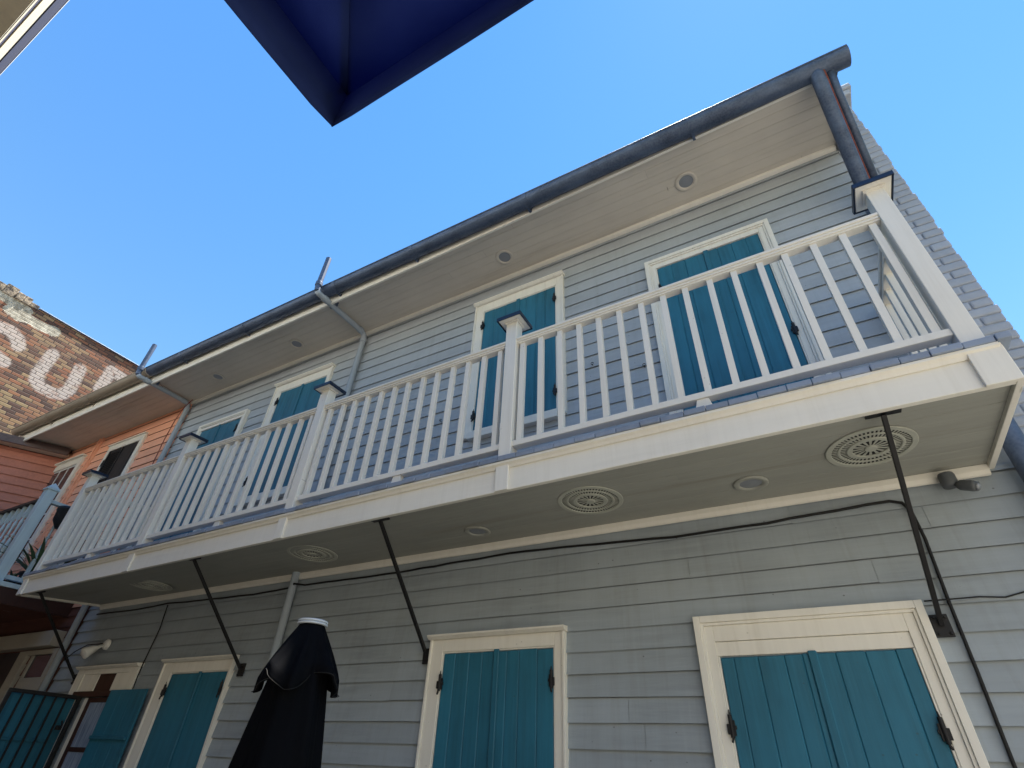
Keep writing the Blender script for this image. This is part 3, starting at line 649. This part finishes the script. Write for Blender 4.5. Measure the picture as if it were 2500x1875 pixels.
m = MB(); m.box(-10.98, -10.93, -.045, .01, 3.2, 6.266); m.box(-10.87, -10.845, -.04, .01, 3.2, 6.266); m.build('corner_strip', 'pink', sal, bevel=.004)
# louvred shutter window
m = MB(); x0, x1, z1 = -10.32, -9.205, 5.95
m.box(x0, x0 + .10, -.045, .011, 4.2, z1 - .13); m.box(x1 - .10, x1, -.045, .011, 4.2, z1 - .13); m.box(x0, x1, -.045, .011, z1 - .13, z1 - .02); m.box(x0 - .015, x1 + .015, -.07, .011, z1 - .02, z1)
fr = m.build('window', 'cream', sal, bevel=.003)
a, b, c = x0 + .102, -9.77, x1 - .102
m = MB(); m.box(a, a + .05, -.045, .01, 4.25, 5.815); m.box(b - .05, b - .004, -.045, .01, 4.25, 5.815); m.box(a + .05, b - .05, -.035, .01, 5.76, 5.815)
z = 4.3
while z < 5.75: m.hexa([(a + .05, -.04, z), (b - .05, -.04, z), (b - .05, -.025, z + .024), (a + .05, -.025, z + .024), (a + .05, -.04, z + .006), (b - .05, -.04, z + .006), (b - .05, -.025, z + .03), (a + .05, -.025, z + .03)]); z += .042
m.box(a + .05, b - .05, -.0245, .01, 4.25, 5.76)
m.build('louvred_shutter', 'blackshut', fr)
m = MB(); m.box(b + .004, c, -.035, .01, 4.25, 5.815); m.box(b + .06, c - .06, -.042, -.0355, 4.35, 5.74); m.build('shutter', 'blackshut', fr, bevel=.004)
hinge_mb(a - .01, 5.58, y=-.03).build('hinge', 'iron', fr)
# paned window
m = MB(); x0, x1, z1 = -12.34, -11.18, 5.98
m.box(x0, x0 + .12, -.05, .011, 4.0, z1 - .16); m.box(x1 - .12, x1, -.05, .011, 4.0, z1 - .16); m.box(x0, x1, -.05, .011, z1 - .16, z1 - .03); m.box(x0 - .02, x1 + .02, -.09, .011, z1 - .03, z1)
fr = m.build('window', 'cream', sal, bevel=.003)
m = MB(); i0, i1 = x0 + .122, x1 - .122
for u in (i0, (i0 * 2 + i1) / 3 - .0125, (i0 + 2 * i1) / 3 - .0125, i1 - .025): m.box(u, u + .025, -.03, .0, 4.1, 5.818)
for v in (4.4, 4.85, 5.3, 5.79): m.box(i0 + .025, i1 - .025, -.028, .0, v, v + .025)
m.build('muntins', 'white', fr)
m = MB(); m.box(i0, i1, -.024, -.004, 4.1, 5.818); m.build('pane', 'glass', fr)
# ground floor, its darkness partly painted into the materials
m = MB(); m.box(-11.2, -8.47, -.14, .01, 2.62, 2.80); m.build('beam', 'beam', sal, bevel=.006)
m = MB(); m.box(-9.34, -9.12, -.06, .011, .1, 2.60); m.box(-8.45, -8.36, -.06, .011, .1, 2.60); m.box(-9.12, -8.45, -.06, .011, 2.545, 2.60); m.box(-9.02, -8.45, -.04, .011, 2.14, 2.29); m.box(-9.02, -8.96, -.04, .011, 2.29, 2.545)
fr = m.build('window', 'beam', sal, bevel=.004)
m = MB(); m.box(-8.96, -8.45, -.023, .011, 2.29, 2.545); m.build('pane', 'glass', fr)
m = MB(); m.box(-9.02, -8.45, -.024, .011, .5, 2.135); m.build('shutter', 'blackshut', fr)
m = MB(); m.box(-11.0, -9.36, -.03, .011, .1, 2.60); m.build('door', 'blackshut', sal, bevel=.004)

# angled salmon wing that closes the courtyard on the left
wing = thing('salmon_wing', 'salmon clapboard wing set at an angle left of the gallery', 'house', (-12.2, 0, 0))
ang = math.atan2(-.857, -.515); wing.rotation_euler = (0, 0, 0)
d = Vector((-.525, -.851, 0)).normalized(); nrm = Vector((d.y, -d.x, 0)); nrm = nrm if nrm.x > 0 else -nrm
O = Vector((-12.12, .05, 0))
def wingwarp(p): q = O + d * p[0] - nrm * p[1]; return (q.x, q.y, p[2])
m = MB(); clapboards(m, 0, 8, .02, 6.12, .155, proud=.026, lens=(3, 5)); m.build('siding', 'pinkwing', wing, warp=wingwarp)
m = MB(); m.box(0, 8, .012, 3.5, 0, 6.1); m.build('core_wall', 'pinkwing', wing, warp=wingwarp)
m = MB(); m.box(-.02, 8.2, -.30, 4, 6.20, 6.24); m.box(-.02, 8.2, -.30, -.27, 6.10, 6.198); m.build('eave_board', 'copper', wing, warp=wingwarp)
m = MB(); m.box(-.02, 8.2, -.268, .0, 6.13, 6.145); m.build('eave_soffit', 'soffit', wing, warp=wingwarp)

# neighbour gallery
nb = thing('salmon_gallery', 'pale aqua gallery with turned balusters in front of the salmon house', 'balcony', (-9.5, 0, 3.1))
NX1, NX0 = -8.72, -13.2
m = MB(); m.box(NX0, NX1 + .06, -.95, -.001, 3.16, 3.215); m.build('deck', 'palegreen', nb, bevel=.004)
m = MB(); m.box(NX0, NX1 + .05, -.93, -.90, 2.98, 3.158); m.box(NX1 + .02, NX1 + .05, -.90, -.001, 2.98, 3.158); m.build('fascia', 'brownwood', nb, bevel=.004)
m = MB(); boards_ceiling(m, NX0, NX1 + .02, -.90, 0, 3.03, .09); m.build('soffit', 'pinkdark', nb)
def npost(px, py):
    m = MB(); m.box(px - .06, px + .06, py - .06, py + .06, 3.216, 4.44); p = m.build('post', 'palegreen', nb, bevel=.006)
    m = MB(); m.box(px - .075, px + .075, py - .075, py + .075, 4.44, 4.465); m.add([(px - .075, py - .075, 4.466), (px + .075, py - .075, 4.466), (px + .075, py + .075, 4.466), (px - .075, py + .075, 4.466), (px, py, 4.56)], [(0, 1, 4), (1, 2, 4), (2, 3, 4), (3, 0, 4), (3, 2, 1, 0)])
    m.build('cap', 'palegreen', p, bevel=.004)
npost(-8.88, -.88); npost(-11.0, -.88)
def turned(px, py):
    z0 = 3.33; m = MB(); m.box(px - .02, px + .02, py - .02, py + .02, z0, z0 + .22); m.box(px - .02, px + .02, py - .02, py + .02, 4.12, 4.30)
    prof = [(.018, .22), (.024, .235), (.014, .25), (.022, .30), (.026, .38), (.02, .46), (.013, .52), (.024, .54), (.013, .56), (.016, .66), (.022, .72), (.013, .775), (.018, .79)]
    m.lathe([(r, z0 + h) for r, h in prof], (px, py, 0), 10); return m.build('baluster', 'palegreen', nb)
x = -9.06
while x > -12.6:
    if abs(x + 11.0) > .1: turned(x, -.88)
    x -= .18
m = MB(); m.box(NX0, -8.94, -.92, -.84, 4.30, 4.345); m.build('top_rail', 'blackshut', nb, bevel=.004)
m = MB(); m.box(NX0, -8.94, -.91, -.85, 3.28, 3.33); m.build('bottom_rail', 'palegreen', nb, bevel=.004)
m = MB(); m.box(-8.92, -8.84, -.82, -.01, 4.285, 4.33); m.build('top_rail', 'palegreen', nb, bevel=.004)
m = MB(); m.box(-8.91, -8.85, -.82, -.01, 3.28, 3.33); m.build('bottom_rail', 'palegreen', nb, bevel=.004)
for yy in (-.62, -.40, -.18): turned(-8.88, yy)

# plants on the neighbour gallery
def blade(m, o, az, ln, lift, wd):  # one strap leaf
    pts = []; 
    for k in range(6):
        s = k / 5; r = ln * s * math.cos(lift * (1 - .5 * s)); h = ln * s * math.sin(lift) - .35 * ln * s * s
        pts.append((o[0] + r * math.cos(az), o[1] + r * math.sin(az), o[2] + h, wd * (1 - s) ** .7 * (.5 + s * .9 if s < .5 else 1)))
    vs = []; 
    for x, y, z, q in pts: vs += [(x - q * math.sin(az), y + q * math.cos(az), z), (x + q * math.sin(az), y - q * math.cos(az), z)]
    m.add(vs, [(2 * k, 2 * k + 1, 2 * k + 3, 2 * k + 2) for k in range(5)])
def pot_plant(x, y, z, r, h, n, ln, label, wd=.03):
    t = thing('potted_plant', label, 'plant', (x, y, z))
    m = MB(); m.lathe([(0.001, z), (r * .7, z), (r * .95, z + h * .85), (r * 1.08, z + h * .86), (r * 1.08, z + h), (r * .9, z + h), (r * .85, z + h * .8), (.001, z + h * .8)], (x, y, 0), 20); m.build('pot', 'blackshut', t, smooth=False)
    m = MB()
    for k in range(n): blade(m, (x, y, z + h * .8), k * 2.4 + J(-.2, .2), ln * J(.7, 1.1), J(.5, 1.3), wd)
    m.build('leaves', 'leaf', t)
pot_plant(-9.02, -.50, 3.216, .14, .22, 30, .72, 'broad spiky leaved plant in a dark pot behind the aqua end rail', .045)
pot_plant(-9.35, -.25, 3.216, .16, .42, 36, .55, 'bushy dark plant in a tall pot against the salmon gallery wall', .035)
pb = thing('planter_box', 'dark wooden planter box on legs beside the salmon wall', 'planter', (-9.2, -.14, 3.216))
m = MB(); m.box(-9.6, -8.84, -.24, -.05, 3.72, 3.98); m.build('trough', 'brownwood', pb, bevel=.005)
for lx in (-9.57, -8.90):
    for ly in (-.225, -.09):
        m = MB(); m.box(lx, lx + .04, ly, ly + .04, 3.216, 3.72); m.build('leg', 'brownwood', pb)
m = MB(); m.box(-9.56, -8.9, -.22, -.07, 3.42, 3.445); m.build('shelf', 'brownwood', pb)
m = MB()
for k in range(46): blade(m, (J(-9.55, -8.9), J(-.2, -.1), 3.97), J(0, 6.3), J(.16, .34), J(.5, 1.4), .018)
m.build('leaves', 'leaf', pb)
pot_plant(-9.75, -.45, 3.216, .12, .20, 22, .45, 'smaller leafy plant in a dark pot behind the turned balusters')
t = thing('hanging_pot', 'round black pot hung on the aqua gallery end rail', 'plant pot', (-8.72, -.5, 4.0))
m = MB(); m.lathe([(.001, 3.98), (.10, 3.985), (.165, 4.08), (.175, 4.20), (.185, 4.215), (.185, 4.25), (.165, 4.25), (.155, 4.18), (.001, 4.17)], (-8.73, -.56, 0), 24); m.build('pot', 'blackshut', t, smooth=True)
m = MB(); m.tube([(-8.73, -.56, 4.24), (-8.80, -.56, 4.36), (-8.88, -.56, 4.345)], .008, 6); m.build('hook', 'iron', t)
m = MB()
for k in range(14): blade(m, (-8.73, -.56, 4.19), k * 2.4, J(.1, .2), J(.3, 1.1), .02)
m.build('leaves', 'leaf', t)

# iron gate standing open at the far left doorway
gt = thing('iron_gate', 'black iron bar gate standing open at the far left doorway', 'gate', (-7.33, -.05, 0))
m = MB(); gx = -7.34
m.box(gx - .016, gx + .016, -.72, -.035, 2.04, 2.075); m.box(gx - .016, gx + .016, -.72, -.035, .12, .15); m.box(gx - .018, gx + .018, -.072, -.034, .15, 2.04); m.box(gx - .016, gx + .016, -.72, -.69, .15, 2.04)
m.build('frame', 'iron', gt, bevel=.003)
for k in range(5):
    yy = -.69 + (.69 - .07) * (k + 1) / 6; m = MB(); m.box(gx - .008, gx + .008, yy - .008, yy + .008, .15, 2.04); m.build('bar', 'iron', gt)
m = MB(); m.box(gx + .017, gx + .03, -.16, -.10, 1.76, 1.80); m.tube([(gx + .03, -.13, 1.78), (gx + .07, -.13, 1.80), (gx + .075, -.15, 1.84)], .009, 8); m.build('latch', 'iron', gt)

# ================================================================== OLD BRICK BUILDING beyond
BXX = -13.5
bk = thing('brick_building', 'tall old red brick building with faded white painted letters at far left', 'building', (-17, 2, 0))
def seg(p, a, b):
    ax, ay = a; bx, by = b; dx, dy = bx - ax, by - ay; L = dx * dx + dy * dy; t = 0 if L == 0 else max(0, min(1, ((p[0] - ax) * dx + (p[1] - ay) * dy) / L))
    return math.hypot(p[0] - ax - t * dx, p[1] - ay - t * dy)
def paint_val(y, z):
    best = 9
    for st in STROKES:
        for a, b in zip(st, st[1:]): best = min(best, seg((y, z), a, b))
    return max(0, min(1, (.125 - best) / .04 + .5))
def plaster_val(y, z):
    best = 9
    for st, wd in PLASTER:
        for a, b in zip(st, st[1:]): best = min(best, seg((y, z), a, b) - wd)
    return max(0, min(1, .5 - best / .16))
STROKES = [[(-.91, 8.62), (-.91, 8.08), (-.87, 7.92), (-.74, 7.83), (-.50, 7.82), (-.34, 7.88), (-.27, 8.06), (-.29, 8.30), (-.33, 8.62)],
           [(.21, 8.96), (.21, 8.40)], [(.21, 8.96), (.55, 8.92)],
           [(-1.95, 8.60), (-1.74, 8.65), (-1.55, 8.55), (-1.47, 8.42)], [(-1.72, 8.03), (-1.50, 7.97)]]
PLASTER = [([(-1.97, 9.06), (-1.80, 9.02), (-1.60, 9.08), (-1.36, 9.07), (-1.12, 9.12)], .115), ([(-2.25, 9.27), (-1.95, 9.24), (-1.76, 9.22)], .12)]
m = MB(); 
ys = sorted(set([round(-6 + .4 * k, 3) for k in range(0, 10)] + [round(-2.5 + .022 * k, 3) for k in range(0, 148)] + [round(.8 + .4 * k, 3) for k in range(0, 14)]))
zs = [0, 3, 5, 6.2, 6.8] + [round(7.0 + .022 * k, 3) for k in range(0, 109)] + [9.40]
nv = len(zs)
vs = [(BXX, y, z) for y in ys for z in zs]
m.add(vs, [(i * nv + j, (i + 1) * nv + j, (i + 1) * nv + j + 1, i * nv + j + 1) for i in range(len(ys) - 1) for j in range(nv - 1)])
wl = m.build('brick_wall', 'brick', bk)
ca = wl.data.color_attributes.new('paint', 'FLOAT_COLOR', 'POINT')
for i, (x, y, z) in enumerate(vs):
    yl = max(0, min(1, (8.3 - z) / 1.2 + .25 * math.sin(y * 2)))
    ca.data[i].color = (paint_val(y, z), plaster_val(y, z), yl, 1) if -2.6 < y < 1 and z > 6.5 else (0, 0, yl, 1)
m = MB(); m.box(-22, BXX - .02, -6, 6, 0, 9.38); m.build('core_wall', 'coping', bk)
m = MB(); m.box(BXX - .35, BXX + .03, -1.60, 6, 9.405, 9.43); m.build('flashing', 'galv', bk, bevel=.006)
m = MB(); y = -6.0
while y < -1.62:
    e = min(y + J(.12, .3), -1.61); m.box(BXX - .4, BXX + J(.0, .06), y, e, 9.36 + J(-.05, .0), 9.48 + J(-.05, .10) + (.06 if y < -2.0 else 0)); y = e
m.build('parapet', 'coping', bk, bevel=.02)

# ================================================================== OPPOSITE HOUSE (its eave edge shows top left)
op = thing('opposite_house', 'cream eave with brown gutter of the house across the courtyard', 'house', (-4, -5.5, 0))
OX0, OX1 = -16, -1.45
m = MB(); m.box(OX0, OX1 - .6, -9, -7.0, 0, 5.2); m.build('wall', 'plaster_dull', op)
YE = -4.0
m = MB(); m.box(OX0, OX1, -7.1, YE - .012, 5.19, 5.21); m.build('eave_soffit', 'plaster_cream', op)
m = MB(); m.box(OX0, OX1, YE - .05, YE - .006, 5.355, 5.638); m.build('fascia_board', 'plaster_cream', op)
m = MB(); m.box(OX0, OX1, YE - .05, YE - .012, 5.262, 5.353); m.build('frieze_strip', 'copper', op)
m = MB(); m.box(OX0, OX1, YE - .05, YE - .009, 5.212, 5.260); m.build('trim_strip', 'plaster_cream', op)
m = MB(); m.box(OX0, OX1, YE - .08, YE, 5.64, 5.975); m.build('gutter', 'dark_gutter', op)
m = MB(); m.box(OX0, OX1, YE - .03, YE + .003, 5.9755, 6.0); m.build('gutter_lip', 'white', op)
m = MB(); m.hexa([(OX0, YE - .05, 5.98), (OX1, YE - .05, 5.98), (OX1, -9, 7.4), (OX0, -9, 7.4), (OX0, YE - .05, 6.0), (OX1, YE - .05, 6.0), (OX1, -9, 7.45), (OX0, -9, 7.45)]); m.build('roof', 'bounce_roof', op)

# ================================================================== OPEN NAVY UMBRELLA over the camera
CX, CY = -.60, -3.245; S = 2.15; zv, zs_ = 2.60, 2.74
um = thing('patio_umbrella', 'open square navy canvas umbrella overhead', 'umbrella', (CX + S / 2, CY - S / 2, 0))
ax, ay = CX + S / 2, CY - S / 2; cor = [(CX, CY), (CX + S, CY), (CX + S, CY - S), (CX, CY - S)]
m = MB(); N = 14
for i in range(4):
    a = Vector((*cor[i], zs_)); b = Vector((*cor[(i + 1) % 4], zs_)); ap = Vector((ax, ay, 2.765)); vs = []
    for r in range(N + 1):
        for q in range(N + 1):
            p = a.lerp(b, q / N).lerp(ap, r / N); p.z -= .012 * math.sin(math.pi * r / N) - .004 * math.sin(q * 1.9 + i) * math.sin(math.pi * r / N); vs.append(p)
    m.add(vs, [(r * (N + 1) + q, r * (N + 1) + q + 1, (r + 1) * (N + 1) + q + 1, (r + 1) * (N + 1) + q) for r in range(N) for q in range(N)])
o = m.build('canopy', 'navy_cloth', um, smooth=True); k = o.modifiers.new('thick', 'SOLIDIFY'); k.thickness = .003
m = MB()
for i in range(4):
    a = Vector((*cor[i], 0)); b = Vector((*cor[(i + 1) % 4], 0)); u = (b - a).normalized(); nn = Vector((u.y, -u.x, 0)); 
    if nn.dot(Vector((ax, ay, 0)) - a) > 0: nn = -nn
    vs = []; Q = 40
    for q in range(Q + 1):
        s = q / Q; L = (b - a).length; ed = 0; p = a + u * (L * s); wv = .002 * math.sin(s * 21 + i) + .0015 * math.sin(s * 47); dr = 0
        vs += [(p.x, p.y, zs_ + .001), (p.x + nn.x * (.003 + wv) * ed, p.y + nn.y * (.003 + wv) * ed, zs_ * .25 + zv * .75), (p.x + nn.x * (.004 + wv) * ed, p.y + nn.y * (.004 + wv) * ed, zv + .0015 * math.sin(s * 33) + (.009 * max(0, 1 - s * 40) + .009 * max(0, 1 - (1 - s) * 40)))]
    m.add(vs, [f for q in range(Q) for f in ((3 * q, 3 * q + 3, 3 * q + 4, 3 * q + 1), (3 * q + 1, 3 * q + 4, 3 * q + 5, 3 * q + 2))])
o = m.build('valance', 'navy_cloth', um, smooth=True); k = o.modifiers.new('thick', 'SOLIDIFY'); k.thickness = .0025
for i in range(4):
    m = MB(); m.bar((*cor[i], zs_ + .016), (ax, ay, 2.79), .016, .02); m.build('rib', 'navy_cloth', um)
m = MB(); m.tube([(ax, ay, 0), (ax, ay, 2.82)], .024, 14); m.build('pole', 'brownwood', um, smooth=True)
m = MB(); m.lathe([(.001, 0.0), (.28, 0), (.28, .05), (.05, .08), (.045, .3), (.001, .3)], (ax, ay, .002), 24); m.build('base', 'iron', um)

# ================================================================== FURLED BLACK UMBRELLA
fx, fy = -1.733, -2.0
fu = thing('furled_umbrella', 'furled black patio umbrella with a pale ring cap', 'umbrella', (fx, fy, 0))
def fold(k, ph, amp): return lambda a, i, r, h: 1 + amp * min(1, i / 3) * (math.sin(k * a + ph) + .4 * math.sin(2 * k * a + ph * 1.7 + h * 3))
m = MB()
prof = []
for k in range(26):
    s = k / 25; z = 1.93 - s * 1.35; r = .080 + .168 * s ** .9 if s < .55 else .080 + .168 * .55 ** .9 + (s - .55) * .10
    prof.append((r, z))
m.lathe(prof, (fx, fy, 0), 72, mod=lambda a, i, r, h: 1 + (.07 + .06 * min(1, i / 12)) * (math.sin(6 * a + .6 + h * .8) + .45 * math.sin(13 * a + h * 2)))
m.build('canopy', 'black_cloth', fu, smooth=True)
m = MB(); vs = []; n = 96; R = 16
for i in range(R + 1):
    s = i / R
    for k in range(n):
        a = 2 * math.pi * k / n; lobe = .5 + .5 * math.cos(4 * (a - .35)); e = s * s
        hem = 1.852 - .060 * lobe + .035 * math.sin(4 * a + 1.2) * e
        z = 2.022 + (hem - 2.022) * s
        r = .047 + (.078 + .052 * lobe) * s ** 1.0 + .016 * s * math.sin(8 * a + 1) + .009 * s * math.sin(15 * a + 2 * s)
        if s > .8: r -= (s - .8) * .10
        vs.append((fx + r * math.cos(a), fy + r * math.sin(a), z))
m.add(vs, [(i * n + k, i * n + (k + 1) % n, (i + 1) * n + (k + 1) % n, (i + 1) * n + k) for i in range(R) for k in range(n)])
o = m.build('top_flap', 'black_cloth', fu, smooth=True); k = o.modifiers.new('thick', 'SOLIDIFY'); k.thickness = .004
hv = [vs[R * n + k] for k in range(n)] + [vs[R * n]]
m = MB(); m.tube([(x + (x - fx) * .035, y + (y - fy) * .035, z + .003) for x, y, z in hv], .0012, 5); m.build('hem_piping', 'hem', fu, smooth=True)
m = MB(); m.lathe([(.044, 2.021), (.055, 2.022), (.057, 2.024), (.057, 2.027), (.054, 2.0285), (.050, 2.0295), (.050, 2.031), (.055, 2.032), (.056, 2.034), (.056, 2.037), (.052, 2.039), (.001, 2.040)], (fx, fy, 0), 40); m.build('ring_cap', 'ring', fu, smooth=False)
m = MB(); m.tube([(fx, fy, 0), (fx, fy, 2.02)], .02, 12); m.build('pole', 'iron', fu, smooth=True)
m = MB(); m.lathe([(.001, 0.0), (.26, 0), (.26, .05), (.05, .08), (.04, .3), (.001, .3)], (fx, fy, .002), 24); m.build('base', 'iron', fu)

# unseen rear wall, added to bounce sunlight and block low sky
cw = MB(); cw.box(-1.4, 16, -8.3, -8.0, 0, 6.5); tag(cw.build('bounce_wall', 'plaster_mid'), 'added unseen tan stucco wall bouncing sunlight into the courtyard', 'wall')

for o in bpy.data.objects:
    if '_o' in o: del o['_o']
